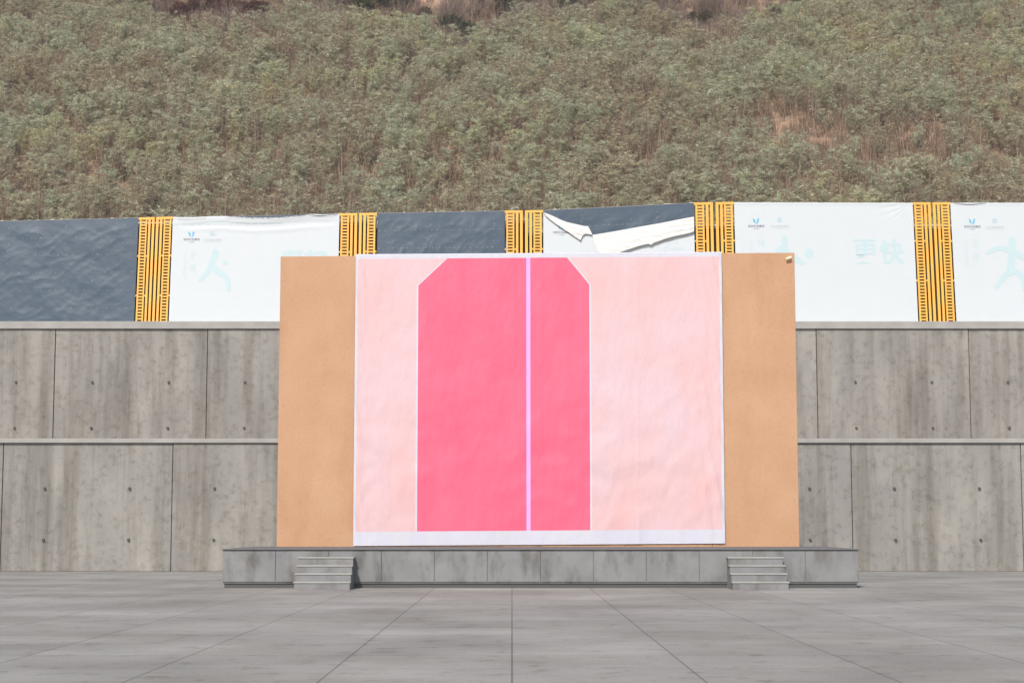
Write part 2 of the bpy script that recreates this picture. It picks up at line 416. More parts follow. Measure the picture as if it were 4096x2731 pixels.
pairs = [((556, 620), (626, 692), 'the first dark tarpaulin and the handball banner'),
         ((1359, 1430), (1437, 1508), 'the handball banner and the dark riveted tarpaulin'),
         ((2019, 2091), (2100, 2172), 'the dark riveted tarpaulin and the torn banner'),
         ((2775, 2851), (2861, 2935), 'the torn banner and the volleyball banner'),
         ((3650, 3721), (3729, 3800), 'the volleyball banner and the football banner')]
for (a, b), (c_, d_), s_ in pairs:
    grille(a, b, False, 'left yellow grille of the pair between ' + s_)
    grille(c_, d_, True, 'right yellow grille of the pair between ' + s_)

# ---- slate tarpaulins
def tarp_surface(u0, u1, vt0, vt1, seed, ub):
    def fn(a, b):
        u = u0+(u1-u0)*a; vt = vt0+(vt1-vt0)*a; v = vt*b
        e = min(a, 1-a, 1-b)*8; e = min(1, e)
        ra, rb = u*.77+v*.64, v*.77-u*.64
        rd = noise.noise(Vector((ra*.8, rb*2.1+.7*noise.noise(Vector((u, v, seed+1))), seed+20)))
        re_ = noise.noise(Vector((ra*2.6+7, rb*1.9+ra*1.2, seed+30)))
        w = .010*(1-abs(rd))**6+.007*(1-abs(re_))**8+noise.noise(Vector((u*.7+v*.6, v*.7, seed)))*.022 + noise.noise(Vector((u*1.8-v*1.4, v*1.1+u*.4, seed+5)))*.008
        return (u-ub, -.02-w*e, v)
    return fn
def tarp_panel(x0, x1, label, seed, name='tarpaulin_panel', parent=None):
    u0, v0 = bp(x0, top_y(x0)); u1, v1 = bp(x1, top_y(x1)); ub = (u0+u1)/2
    t = parent or fence_thing(name, ub)
    if not parent: tag(t, label, 'tarpaulin panel')
    sf = tarp_surface(u0, u1, v0-.01, v1-.01, seed, ub)
    m = MB(); m.grid(sf, 110, 72); m.build('tarpaulin', M['slate'], t, smooth=True)
    # seams (dusty lines) and rivets that sit on the cloth
    sm = MB(); rv = MB(); rnd = random.Random(seed)
    seams = [.75, 1.5, 2.25, 3.0, 3.75]
    for s0 in seams:
        n = 90
        for i in range(n):
            if rnd.random() < .35: continue
            a0, a1 = i/n, (i+rnd.uniform(.5, 1))/n
            hh = v0+(v1-v0)*a0
            if s0 > hh-.1: continue
            b0 = 1-s0/hh; w_ = rnd.uniform(.002, .006)
            p0, p1 = Vector(sf(a0, b0)), Vector(sf(a1, b0))
            sm.quad(p0+Vector((0, -.006, -w_)), p1+Vector((0, -.006, -w_)), p1+Vector((0, -.006, w_)), p0+Vector((0, -.006, w_)))
        k = .02
        while k < .99:
            p0 = Vector(sf(k, b0)); r_ = rnd.uniform(.009, .016)
            rv.tube([p0+Vector((0, -.001, 0)), p0+Vector((0, -.012, 0))], [r_, r_*.7], 6); k += rnd.uniform(.03, .055)
    for kk in range(6):
        a = .09+kk*.165
        for s0 in (.28, .52, 1.0, 1.25, 1.8, 2.6):
            hh = v0+(v1-v0)*a; p0 = Vector(sf(a+rnd.uniform(-.004, .004), 1-s0/hh))
            rv.tube([p0+Vector((0, -.001, 0)), p0+Vector((0, -.012, 0))], [.014, .01], 6)
    sm.build('seam_dust', M['slate_seam'], t)['kind'] = 'stuff'; rv.build('rivets', M['rivet'], t)['kind'] = 'stuff'
    # top batten with white ties
    b = MB(); n = 12
    b.tube([(u0-ub, .02, v0+.005), (u1-ub, .02, v1+.005)], [.022, .022], 6); b.build('top_batten', M['steel'], t)
    for k in range(int((u1-u0)/.9)):
        a = rnd.random()
        x = u0-ub+(u1-u0)*a; z = v0+(v1-v0)*a+.01
        L = rnd.uniform(.03, .09)
        tie = MB(); tie.tube([(x-L, -.01, z-.005), (x, -.02, z+.012), (x+L, -.01, z)], [.012, .022, .01], 5); tie.build('tie', M['pipe'], t)
    # steel posts behind
    for a in (.02, .34, .66, .98):
        x = u0-ub+(u1-u0)*a; po = MB(); po.box(x-.04, x+.04, .06, .14, 0, (v0+(v1-v0)*a)-.12); po.build('support_post', M['steel'], t)
    return t, (u0, u1, v0, v1, ub)
tarp_panel(-140, 555, 'leftmost slate blue tarpaulin panel on the fence, rubbed yellow grilles at its right', 3)
t2, g2 = tarp_panel(1511, 2019, 'middle slate blue wrinkled tarpaulin panel with pale rivets, above the pink banner', 14)
# white cloth edges showing at its sides
for x, ya, yb, wd in ((1508, 864, 915, 5), (2023, 862, 1100, 4)):
    (ua, va), (ub_, vb) = bp(x, ya), bp(x, yb)
    m = MB(); X_ = ua-g2[4]
    m.tube([(X_, -.06, va), (X_+.02, -.075, (va+vb)/2), (X_, -.06, vb)], [wd*PX*.5, wd*PX*.35, wd*PX*.3], 6)
    m.build('cloth_edge', M['white'], t2, smooth=True)

# ---- printed white banners
def local(ub):
    def L(x, y, dep=-.018):
        u, v = bp(x, y); return (u-ub, dep, v)
    return L
def blob(mb_, L, pts, m, dep=-.018):
    mb_.poly([L(x, y, dep) for x, y in pts], m)
def ell(cx, cy, rx, ry, n=28, a0=0):
    return [(cx+rx*math.cos(a0+2*math.pi*i/n), cy+ry*math.sin(a0+2*math.pi*i/n)) for i in range(n)]
def ptext(mb_, L, body, x0, x1, y0, y1, m, fat=0, turn=False, dep=-.018):
    a = L(x0, y1); b = L(x1, y0)
    if fat >= .02:
        for k, s_ in enumerate((-.032, -.011, .011, .032)):
            put_text(mb_, body, a[0]+.03+s_, b[0]-.03+s_, a[2], b[2], dep-.0007*k, m, .006, turn)
    else: put_text(mb_, body, a[0], b[0], a[2], b[2], dep, m, fat, turn)
WM = ['white', 'cyan', 'cyan_faint', 'logo_teal', 'logo_blue', 'text_grey', 'text_pale', 'badge', 'scallop']
I = {k: i for i, k in enumerate(WM)}
def limb(pts, r):
    """a rounded stroke through pts, as a chain of points and radii"""
    rr = r if isinstance(r, (list, tuple)) else [r]*len(pts)
    P = []
    n = len(pts)
    for k in range(n-1):                      # Catmull-Rom, so that the stroke bends smoothly
        p0, p1, p2, p3 = pts[max(k-1, 0)], pts[k], pts[k+1], pts[min(k+2, n-1)]
        for j in range(6):
            t_ = j/6
            f = lambda a, b, c_, d: .5*(2*b+(c_-a)*t_+(2*a-5*b+4*c_-d)*t_*t_+(3*b-a-3*c_+d)*t_**3)
            P.append((f(p0[0], p1[0], p2[0], p3[0]), f(p0[1], p1[1], p2[1], p3[1]), rr[k]+(rr[k+1]-rr[k])*t_))
    P.append((*pts[-1], rr[-1])); return P
STROKE_N = [0]
def stroke(mb_, L, P, m):
    STROKE_N[0] += 1; dep = -.0185-.0006*(STROKE_N[0] % 5)
    def side(k):
        a, b = P[max(k-1, 0)], P[min(k+1, len(P)-1)]
        dx, dy = b[0]-a[0], b[1]-a[1]; d = math.hypot(dx, dy) or 1
        return -dy/d, dx/d
    def cap(k, sg):
        nx_, ny_ = side(k); x, y, r_ = P[k]; tx, ty = ny_*sg, -nx_*sg
        arc = [(x+r_*(nx_*math.cos(a)+tx*math.sin(a)), y+r_*(ny_*math.cos(a)+ty*math.sin(a))) for a in [math.pi*i/12 for i in range(13)]]
        mb_.poly([L(*p, dep) for p in arc], m)
    for k in range(len(P)-1):
        a, b = side(k), side(k+1); p, q = P[k], P[k+1]
        mb_.poly([L(p[0]+a[0]*p[2], p[1]+a[1]*p[2], dep), L(q[0]+b[0]*q[2], q[1]+b[1]*q[2], dep), L(q[0]-b[0]*q[2], q[1]-b[1]*q[2], dep), L(p[0]-a[0]*p[2], p[1]-a[1]*p[2], dep)], m)
    cap(0, -1); cap(len(P)-1, 1)
def logos(mb_, L, cx, cy, cx2, cy2, second=True):
    # bird-like two-piece emblem
    teal = [(-10, -12), (-11, -6), (-10.5, 0), (-8, 4), (-9, 7), (-7, 9.5), (-4, 10.5), (-1, 9), (.8, 5.5), (0, 1), (-3, -3), (-6, -6.5), (-8.5, -10)]
    blue = [(-3, 14), (2, 12.5), (5.5, 8), (6.5, 2), (6.6, -4), (9, -8.5), (13, -9.6), (16.5, -7.6), (17.8, -3.6), (15.5, -4.6), (14, -2), (14.2, 4), (12.5, 9), (9, 13.4), (3, 15.4)]
    blob(mb_, L, [(cx-2.5+x*.92, cy-.5+y*.92) for x, y in teal], I['logo_teal'])
    blob(mb_, L, [(cx-2.5+x*.92, cy-.5+y*.92) for x, y in blue], I['logo_blue'])
    ptext(mb_, L, '延安城投集团', cx-32, cx+33, cy+17, cy+27, I['text_grey'], .012)
    ptext(mb_, L, 'YCIG', cx-11, cx+11, cy+29.5, cy+34.5, I['text_grey'])
    if second:
        ring = ell(cx2, cy2, 8.4, 8.4); ins = ell(cx2, cy2, 7, 7)
        n = len(ring)
        for i in range(n):
            j = (i+1) % n
            mb_.poly([L(*ring[i]), L(*ring[j]), L(*ins[j]), L(*ins[i])], I['badge'])
        blob(mb_, L, ell(cx2, cy2, 6.6, 6.6), I['cyan'])
        for k in range(16):
            a = 2*math.pi*k/16; c1, s1 = math.cos(a), math.sin(a)
            mb_.poly([L(cx2+c1*10.5-s1*.5, cy2+s1*10.5+c1*.5), L(cx2+c1*10.5+s1*.5, cy2+s1*10.5-c1*.5), L(cx2+c1*14, cy2+s1*14)], I['cyan'])
        ptext(mb_, L, '北大培文学校', cx2-35, cx2+36, cy2+21, cy2+31, I['text_pale'], 0)
        mb_.poly([L(cx2-35, cy2+35.2), L(cx2+36, cy2+35.2), L(cx2+36, cy2+34), L(cx2-35, cy2+34)], I['cyan_faint'])
def frame_behind(t, u0, u1, v0, v1, ub):
    for a in (.02, .34, .66, .98):
        x = u0-ub+(u1-u0)*a; po = MB(); po.box(x-.04, x+.04, .06, .14, 0, (v0+(v1-v0)*a)-.12); po.build('support_post', M['steel'], t)
    for zz in (.6, 2.3):
        po = MB(); po.box(u0-ub+.03, u1-ub-.03, .1415, .18, zz, zz+.06); po.build('support_rail', M['steel'], t)
    b = MB(); b.tube([(u0-ub, .03, v0-.01), (u1-ub, .03, v1-.01)], [.02, .02], 6); b.build('top_batten', M['steel'], t)
def banner(x0, x1, label, dip=None, seed=1):
    u0, v0 = bp(x0, top_y(x0)); u1, v1 = bp(x1, top_y(x1)); ub = (u0+u1)/2
    t = fence_thing('printed_banner', ub); tag(t, label, 'banner', 'white printed banners on the fence')
    frame_behind(t, u0, u1, v0, v1, ub)
    m = MB(); NU = 150
    def fn(a, b):
        u = u0+(u1-u0)*a; vt = v0+(v1-v0)*a; px = x0+(x1-x0)*a
        d = dip(px) if dip else 0
        vt -= d*PX
        vt += .010*noise.noise(Vector((u*2.5, 0, seed)))
        v = vt*b
        ds = vt-v
        roll = .035*math.exp(-((ds-.04)/.05)**2)*(1 if d > .5 else .35)
        sag = 0
        if dip and ds < .75:
            k = max(0, 1-((px-(x0+x1)/2-10)/330)**2)
            sag = k*(.035*math.sin(ds*14+.6*noise.noise(Vector((u*.5, 0, 2))))*math.exp(-((ds-.32)/.22)**2))
        e = 0
        if a > .78 and ds < 1.3 and not dip:      # radiating creases by the upper right corner
            r_ = math.hypot(1-a, ds*.25); an = math.atan2(ds, (1-a)*(u1-u0)+.05)
            e = .006*math.sin(an*26)*max(0, 1-abs(r_-.12)/.14)
        bow = .02*noise.noise(Vector((u*.35, v*.4, seed+3)))
        return (u-ub, -.014-min(roll, .05)-max(-.012, sag+e)*1-max(bow, 0)*0, v)
    m.grid(fn, NU, 110, 0)
    L = local(ub)
    L.depth = lambda px, z: fn((px-x0)/(x1-x0), z/max(.1, (v0+(v1-v0)*(px-x0)/(x1-x0)-(dip(px) if dip else 0)*PX)))[1]
    return t, m, L, ub
def flat_print(o):
    for p_ in o.data.polygons: p_.use_smooth = p_.material_index == 0
    return o
def finish(t, m): return flat_print(m.build('printed_cloth', [M[k] for k in WM], t, smooth=True))

def dip1(px):
    d = 0
    if 705 < px < 830: d += 3.0*math.sin(math.pi*(px-705)/125)
    if 905 < px < 1250: d += 12*math.sin(math.pi*(px-905)/345)**.8 + .9*math.sin(px*.3)
    if 1232 < px < 1348: d += 2*math.sin(math.pi*(px-1232)/116)
    return d
PD = -.022
t, m, L, ub = banner(692, 1358, 'white printed handball banner whose top edge sags in folds, left of the tan board', dip1, 4)
logos(m, L, 766, 938-2, 850, 935)
for k in range(14):       # faint scallops along the top
    cx = 704 + k*31.5
    pts = [(cx+15*math.cos(a), 893-k*.35+9*math.sin(a)) for a in [math.pi*i/10 for i in range(11)]]
    q_ = [L(x, y) for x, y in pts]; zt_ = q_[0][2]
    for i in range(len(pts)-1):
        for r_ in range(3):
            cs = []
            for (px_, p_, f_) in ((pts[i][0], q_[i], r_/3), (pts[i+1][0], q_[i+1], r_/3), (pts[i+1][0], q_[i+1], (r_+1)/3), (pts[i][0], q_[i], (r_+1)/3)):
                z_ = zt_+(p_[2]-zt_)*f_; cs.append((p_[0], L.depth(px_, z_)-.005, z_))
            m.poly(cs, I['scallop'])
ptext(m, L, '手', 760, 786, 1007, 1039, I['cyan'], .0); ptext(m, L, '球', 760, 786, 1056, 1088, I['cyan'])
ptext(m, L, 'Handball', 733, 747, 1005, 1112, I['cyan_faint'], 0, True)
stroke(m, L, limb([(858, 1003), (863, 1014), (856, 1032), (845, 1052), (832, 1085), (800, 1120)], [6, 14.5, 13, 9, 10, 8]), I['cyan'])
stroke(m, L, limb([(845, 1048), (870, 1085), (905, 1110), (915, 1160)], [8, 12, 11, 8]), I['cyan'])
blob(m, L, ell(902, 1052, 13, 8.5), I['cyan'])
ptext(m, L, '坚韧', 1122, 1308, 999, 1096, I['cyan'], .02)
finish(t, m)
# dark tarpaulin strip showing above the sagging edge, with a white rolled hem
u0, v0 = bp(900, top_y(900)); u1, v1 = bp(1240, top_y(1240))
s_ = MB(); s_.quad((u0-ub, .008, v0-.22), (u1-ub, .008, v1-.22), (u1-ub, .008, v1-.005), (u0-ub, .008, v0-.005)); s_.build('backing_tarpaulin', M['slate'], t)
s_ = MB(); pts = []
for k in range(22):
    px = 1232+(1350-1232)*k/21; u, v = bp(px, top_y(px)+1+4*math.sin(math.pi*k/21)**1.5); pts.append((u-ub, -.06, v))
s_.tube(pts, [.012+.022*math.sin(math.pi*min(1, k/14)) for k in range(22)], 7); s_.build('rolled_hem', M['white'], t, smooth=True)
s_ = MB(); pts = []
for k in range(30):
    px = 912+(1225-912)*k/29; u, v = bp(px, top_y(px)+dip1(px)+1+1.2*math.sin(k*1.7)); pts.append((u-ub, -.055-.01*math.sin(k*2.1), v))
s_.tube(pts, [.008+.007*abs(math.sin(k*.8)) for k in range(30)], 6); s_.build('rolled_hem', M['white_back'], t, smooth=True)

t, m, L, ub = banner(2936, 3650, 'white volleyball banner with large pale words, right of the torn banner', None, 8)
logos(m, L, 3024, 883, 3118, 880)
ptext(m, L, '排', 3033, 3060, 956, 991, I['cyan'], .0); ptext(m, L, '球', 3033, 3060, 1006, 1040, I['cyan'])
ptext(m, L, 'Volleyball', 2998, 3010, 955, 1072, I['cyan_faint'], 0, True)
stroke(m, L, limb([(3137, 949), (3137, 957), (3137, 970), (3136, 984), (3135, 1000)], [7, 13.3, 13.6, 11.5, 12]), I['cyan'])
stroke(m, L, limb([(3122, 1004), (3132, 1030), (3128, 1080)], [20, 34, 28]), I['cyan'])
stroke(m, L, limb([(3134, 1000), (3160, 1022), (3192, 1042), (3214, 1054)], [14, 15, 12, 8]), I['cyan'])
blob(m, L, ell(3237, 1015, 18, 20), I['cyan'])
ptext(m, L, '更', 3414, 3509, 957, 1056, I['cyan'], .03); ptext(m, L, '快', 3520, 3614, 957, 1056, I['cyan'], .03)
finish(t, m)

t, m, L, ub = banner(3801, 4500, 'white football banner at the right end of the fence', None, 15)
logos(m, L, 3888, 885, 3978, 884)
ptext(m, L, '足', 3888, 3916, 958, 993, I['cyan'], .0); ptext(m, L, '球', 3889, 3918, 1011, 1045, I['cyan'])
ptext(m, L, 'Football', 3861, 3875, 957, 1068, I['cyan_faint'], 0, True)
stroke(m, L, limb([(4046, 953), (4047, 962), (4048, 985), (4047, 1010), (4045, 1050), (4040, 1090)], [7, 13, 14, 13, 16, 14]), I['cyan'])
stroke(m, L, limb([(3949, 1014), (3962, 1004), (3990, 995), (4020, 996), (4046, 1006), (4080, 1022), (4112, 1040)], [7, 9.5, 9, 9.5, 13, 12, 9]), I['cyan'])
stroke(m, L, limb([(4040, 1080), (4010, 1115), (3985, 1150)], [13, 11, 8]), I['cyan'])
stroke(m, L, limb([(4046, 1080), (4085, 1105), (4100, 1160)], [13, 11, 8]), I['cyan'])
blob(m, L, ell(4150, 1120, 18, 18), I['cyan'])
s_ = MB(); pts = []
for k in range(24):
    px = 3812+130*k/23; u, v = bp(px, top_y(px)+1+4.5*math.sin(math.pi*k/23)); pts.append((u-ub, -.045, v))
s_.tube(pts, [.006+.016*math.sin(math.pi*k/23) for k in range(24)], 6); s_.build('rolled_hem', M['white'], t, smooth=True)
finish(t, m)

# ---- torn banner: slate backing, printed cloth fallen from its top, reverse side folded over it
t3, g3 = tarp_panel(2172, 2775, '', 27, parent=fence_thing('torn_banner', (bp(2172, 843)[0]+bp(2775, 813)[0])/2))
tag(t3, 'torn banner folded down over itself, baring the slate tarpaulin behind it', 'banner', 'white printed banners on the fence')
ub = g3[4]; L = local(ub)
FOLD = [(2173, 852), (2205, 864), (2240, 881), (2265, 891), (2300, 899), (2340, 908), (2350, 909.5), (2354, 925), (2358, 939), (2369, 943),
        (2430, 933), (2500, 921), (2570, 908), (2640, 896), (2700, 884), (2774, 870)]
def interp(P, x):
    if x <= P[0][0]: return P[0][1]
    for (a, ya), (b, yb) in zip(P, P[1:]):
        if x <= b: return ya+(yb-ya)*(x-a)/(b-a) if b > a else yb
    return P[-1][1]
m = MB(); u0, u1 = g3[0], g3[1]
def fn(a, b):
    px = 2173+(2775-2173)*a; u, v = bp(px, interp(FOLD, px)); vb = 0
    z = v*b; return (u-ub, -.095, z)
m.grid(fn, 160, 60, 0)
PD3 = -.10
def L3(x, y, dep=None): u, v = bp(x, y); return (u-ub, PD3, v)
def ptext3(body, x0, x1, y0, y1, mi, fat=0, turn=False):
    a = L3(x0, y1); b = L3(x1, y0); put_text(m, body, a[0], b[0], a[2], b[2], PD3, mi, fat, turn)
_pt = ptext
ptext = lambda mb_, L_, body, x0, x1, y0, y1, mi, fat=0, turn=False, dep=0: ptext3(body, x0, x1, y0, y1, mi, fat, turn)
logos(m, L3, 2245, 910, 0, 0, False)
ptext3('信', 2652, 2736, 958, 1056, I['cyan_faint'], .02)
ptext = _pt
finish(t3, m)
def flap(up, lo, n, rows, w0, w1, seed, name):
    """sheet between an upper and a lower edge, both polylines of photo positions"""
    def along(P, s):
        ls = [0]
        for a, b in zip(P, P[1:]): ls.append(ls[-1]+math.hypot(b[0]-a[0], b[1]-a[1]))
        d = s*ls[-1]
        for k in range(len(P)-1):
            if d <= ls[k+1] or k == len(P)-2:
                f = (d-ls[k])/max(1e-6, ls[k+1]-ls[k]); f = min(1, f)
                return (P[k][0]+(P[k+1][0]-P[k][0])*f, P[k][1]+(P[k+1][1]-P[k][1])*f)
    mm = MB()
    def g(a, b):
        p, q = along(up, a), along(lo, a)
        x, y = p[0]+(q[0]-p[0])*b, p[1]+(q[1]-p[1])*b
        u, v = bp(x, y)
        ww = w0+(w1-w0)*math.sin(b*math.pi/2)
        cr = .013*math.sin(b*30*(1-.35*a)+4*noise.noise(Vector((u*.8, v*.8, seed))))*ss(.25, .95, a)*(1-b*.3) \
            + .016*noise.noise(Vector((u*1.3, v*5, seed))) + .012*noise.noise(Vector((u*4+v*3, v*6, seed+2)))
        return (u-ub, -.10-ww-cr*min(1, 6*b), v)
    mm.grid(g, n, rows, 0)
    o = mm.build(name, M['white_back'], t3, smooth=True)
    return o
flap([(2173, 852), (2205, 864), (2240, 881), (2265, 891), (2300, 899), (2340, 908), (2352, 909.5)],
     [(2173, 853), (2182, 867), (2200, 883), (2230, 905), (2270, 932), (2300, 952), (2321, 966), (2331, 944)], 70, 20, .02, .10, 5, 'folded_cloth')
flap([(2340, 908), (2352, 909.5)], [(2328, 948), (2340, 940), (2358, 942), (2369, 944)], 24, 12, .06, .10, 7, 'folded_cloth')
flap([(2369, 943), (2430, 933), (2500, 921), (2570, 908), (2640, 896), (2700, 884), (2774, 870)],
     [(2404, 1062), (2440, 1036), (2484, 1013), (2520, 1001), (2560, 988), (2592, 981), (2602, 986), (2612, 978), (2655, 963), (2700, 950), (2740, 942), (2766, 935), (2774, 930)], 150, 50, .02, .14, 9, 'folded_cloth')

# ================================================================= STAGE BACKDROP
BY = 50.0
def bq(x, y): return at(x, y, BY)
stz = 1.0
xl, xr = bq(1123, 1025).x, bq(3177, 1013).x
ztl, ztr = bq(1123, 1027).z, bq(3177, 1012).z
st = empty('stage_platform', (0, BY-2.2, 0))
tag(st, 'low grey stage platform in front of the retaining wall, carrying the tan backdrop board', 'stage')
m = MB(); m.box(xl-.8, xr+.8, -2.2, 3.2, .12, stz-.02); m.build('platform_body', M['stage'], st)
m = MB(); m.box(xl-.84, xr+.84, -2.26, 3.24, stz-.02, stz); m.build('deck', M['carpet'], st, bevel=.006)
n = 12
for k in range(n):
    a = xl-.8+(xr-xl+1.6)*k/n; b = xl-.8+(xr-xl+1.6)*(k+1)/n
    m = MB(); m.box(a+.012, b-.012, -2.23, -2.203, .16, stz-.06); m.build('front_panel', M['stage'], st, bevel=.004)
m = MB(); m.box(xl-.76, xr+.76, -2.16, 3.16, 0, .118); m.build('plinth', M['drain'], st)
for sx in (xl+1.2, xr-2.6):
    for k in range(4): m = MB(); m.box(sx, sx+1.4, -2.24-.3*(4-k), -2.24-.3*(3-k)-.002, 0, .2*(k+1)-.04); e_ = m.build('step', M['stage'], st, bevel=.004); m = MB(); m.box(sx-.02, sx+1.42, -2.26-.3*(4-k), -2.24-.3*(3-k)-.002, .2*(k+1)-.039, .2*(k+1)); m.build('tread', M['coping'], e_, bevel=.006)
bd = empty('backdrop_board', ((xl+xr)/2, BY, stz)); cx = (xl+xr)/2
tag(bd, 'wide plain tan board standing behind the pink banner as its backdrop', 'backdrop board')
nseg = 6
for k in range(nseg):
    m = MB()
    a = xl+(xr-xl)*k/nseg; b = xl+(xr-xl)*(k+1)/nseg
    za = ztl+(ztr-ztl)*k/nseg; zb = ztl+(ztr-ztl)*(k+1)/nseg
    i = len(m.v)
    e = .004
    m.v += [(a-cx+e, -.06, 0), (b-cx-e, -.06, 0), (b-cx-e, .06, 0), (a-cx+e, .06, 0), (a-cx+e, -.06, za-stz), (b-cx-e, -.06, zb-stz), (b-cx-e, .06, zb-stz), (a-cx+e, .06, za-stz)]
    for f in ((0, 3, 2, 1), (4, 5, 6, 7), (0, 1, 5, 4), (1, 2, 6, 5), (2, 3, 7, 6), (3, 0, 4, 7)):
        m.f.append(tuple(i+q_ for q_ in f)); m.m.append(0); m.t.append(.5)
    m.build('board_panel', M['tan'], bd, bevel=.01)
    sc_ = MB(); zz = .4
    while zz < za-stz-.3:
        for xx in (a-cx+.12, b-cx-.12): sc_.tube([(xx, -.0598, zz), (xx, -.068, zz)], [.016, .012], 8)
        zz += .9
    sc_.build('screws', M['steel'], bd)['kind'] = 'stuff'
for k in range(7):
    x = xl-cx+.1+(xr-xl-.2)*k/6
    m = MB(); m.tube([(x, .12, 0), (x, .12, ztl-stz-.4)], [.03, .03], 6); m.build('upright', M['steel'], bd)
    m = MB(); m.tube([(x, .19, 5.5), (x, 2.6, .02)], [.03, .03], 6); m.build('brace', M['steel'], bd)
# banner draped over the board's top
x0, x1 = 1424, 2885
bl, brr = bq(x0, 1022).x, bq(x1, 1013).x
bn = empty('pink_banner', ((bl+brr)/2, BY-.08, stz)); cx = (bl+brr)/2
tag(bn, 'pink and white banner hung over the tan board, hot pink centre with a violet stripe', 'banner')
def topz(x): # x photo column
    return bq(x, 1022.5+(1013-1022.5)*(x-x0)/(x1-x0)).z-stz
BMm = [M['banner_white'], M['pale_pink'], M['hot_pink'], M['violet']]
m = MB()
NU, NV = 170, 90
def bf(px, z):
    X_ = bq(px, 1100).x-cx
    zt = topz(px)
    e = 0
    dl, dr = (px-x0)/60., (x1-px)/110.
    if dr < 1: e += .03*math.sin((z-zt)*3+px*.12)*(1-dr)
    if dl < 1: e += .02*math.sin((z-zt)*4+px*.15)*(1-dl)
    e += .012*noise.noise(Vector((px*.01, z*.6, 4)))
    q = abs(((px-1768) % 389)-0)                     # welded vertical seams with slack between them
    q = min(q, 389-q); e += .010*math.exp(-(q/3.)**2)
    sl = max(0, 1-abs(z-2.2)/4.5)
    e += sl*(.045*noise.noise(Vector((px*.004+z*.25, z*.9, 11)))+.02*(1-abs(noise.noise(Vector((px*.006-z*.5, z*.8+px*.002, 15)))))**6)
    return (X_, -.02-abs(e), z)
K_ = BY/F
def borders(d):
    e = max(0, d-15.5); l, r = 1790-min(e, 110)*1.05, 2268+min(e, 110)*.8
    return [x0, x0+9, l-7, l, 2105, 2121, r, r+7, x1-10, x1]
bm_top = [0]*9; bm_mid = [0, 1, 0, 2, 3, 2, 0, 1, 0]; cnt = [2, 40, 2, 36, 2, 20, 2, 70, 3]
zmax = topz(x0)
dps = [0, 7, 15.5]+[15.5+i*5.5 for i in range(1, 21)]+[125.5+i*18 for i in range(1, 62)]
dps = [d for d in dps if d*K_ < 7.9]+[7.92/K_, (zmax-.03)/K_]
def colsat(d):
    B = borders(d); c_ = []
    for k in range(9): c_ += [B[k]+(B[k+1]-B[k])*q/cnt[k] for q in range(cnt[k])]
    return c_+[B[-1]]
for d in dps:
    for px in colsat(d): m.v.append(bf(px, max(.01, topz(px)-d*K_)))
nc = sum(cnt)+1
bandof = [k for k in range(9) for _ in range(cnt[k])]
for a in range(len(dps)-1):
    dm = (dps[a]+dps[a+1])/2
    for b in range(nc-1):
        k = a*nc+b; m.f.append((k+nc, k+nc+1, k+1, k))
        m.m.append((bm_mid if 15.5 < dm and a < len(dps)-2 else bm_top)[bandof[b]]); m.t.append(.5)
cols = colsat(0)
m.build('banner_cloth', BMm, bn, smooth=True)
m = MB(); i0 = 0        # the lap over the top
for px in cols:
    z = topz(px); X_ = bq(px, 1100).x-cx
    m.v += [(X_, -.022, z), (X_, -.01, z+.028), (X_, .17, z+.028), (X_, .175, z-.4)]
for b in range(nc-1):
    for r_ in range(3):
        k = b*4+r_; m.f.append((k, k+4, k+5, k+1)); m.m.append(0); m.t.append(.5)
m.build('top_hem', M['banner_white'], bn, smooth=True)
# small cream roll near the board's right corner
pA, pB = at(3144, 1036, BY-.16), at(3166, 1029, BY-.16)
rl = empty('paper_roll', pA.lerp(pB, .5)); tag(rl, 'small cream paper roll fixed by the upper right corner of the tan board', 'paper roll')
o0 = pA.lerp(pB, .5)
m = MB(); m.tube([pA-o0, pB-o0], [.032, .042], 14); m.build('roll', M['cream'], rl, smooth=False)
m = MB(); m.tube([pA.lerp(pB, .3)-o0, pA.lerp(pB, .3)-o0+Vector((0, .09, -.02))], [.008, .008], 6); m.build('wire', M['steel'], rl)

# ================================================================= VEGETATION
def perp(d):
    a = Vector((0, 0, 1)) if abs(d.z) < .9 else Vector((1, 0, 0))
    return d.cross(a).normalized()
def comp_leaf(mb_, p, d, L_, rnd, t, m=0):
    """feathery compound leaf: a drooping midrib with pairs of narrow leaflets"""
    d = d.normalized(); side = perp(d); n = 5
    tw = rnd.uniform(-.7, .7); side = (side*math.cos(tw)+d.cross(side)*math.sin(tw)).normalized()
    q = p.copy(); dd = d.copy(); st_ = L_/n
    for k in range(n):
        dd = (dd+Vector((0, 0, -.16))).normalized(); q2 = q+dd*st_
        ll = L_*.25*(1-.5*abs(k-1.6)/n); wd = L_*.062
        for s in (-1, 1):
            tip = q+side*s*ll+dd*ll*.45+Vector((0, 0, -.012))
            mb_.quad(q, q+dd*wd, tip+dd*wd*.5, tip-dd*wd*.35, m, max(0, min(1, t+rnd.uniform(-.06, .06))))
        q = q2
    mb_.tri(q, q+side*L_*.05+dd*L_*.08, q+dd*L_*.2, m, t)
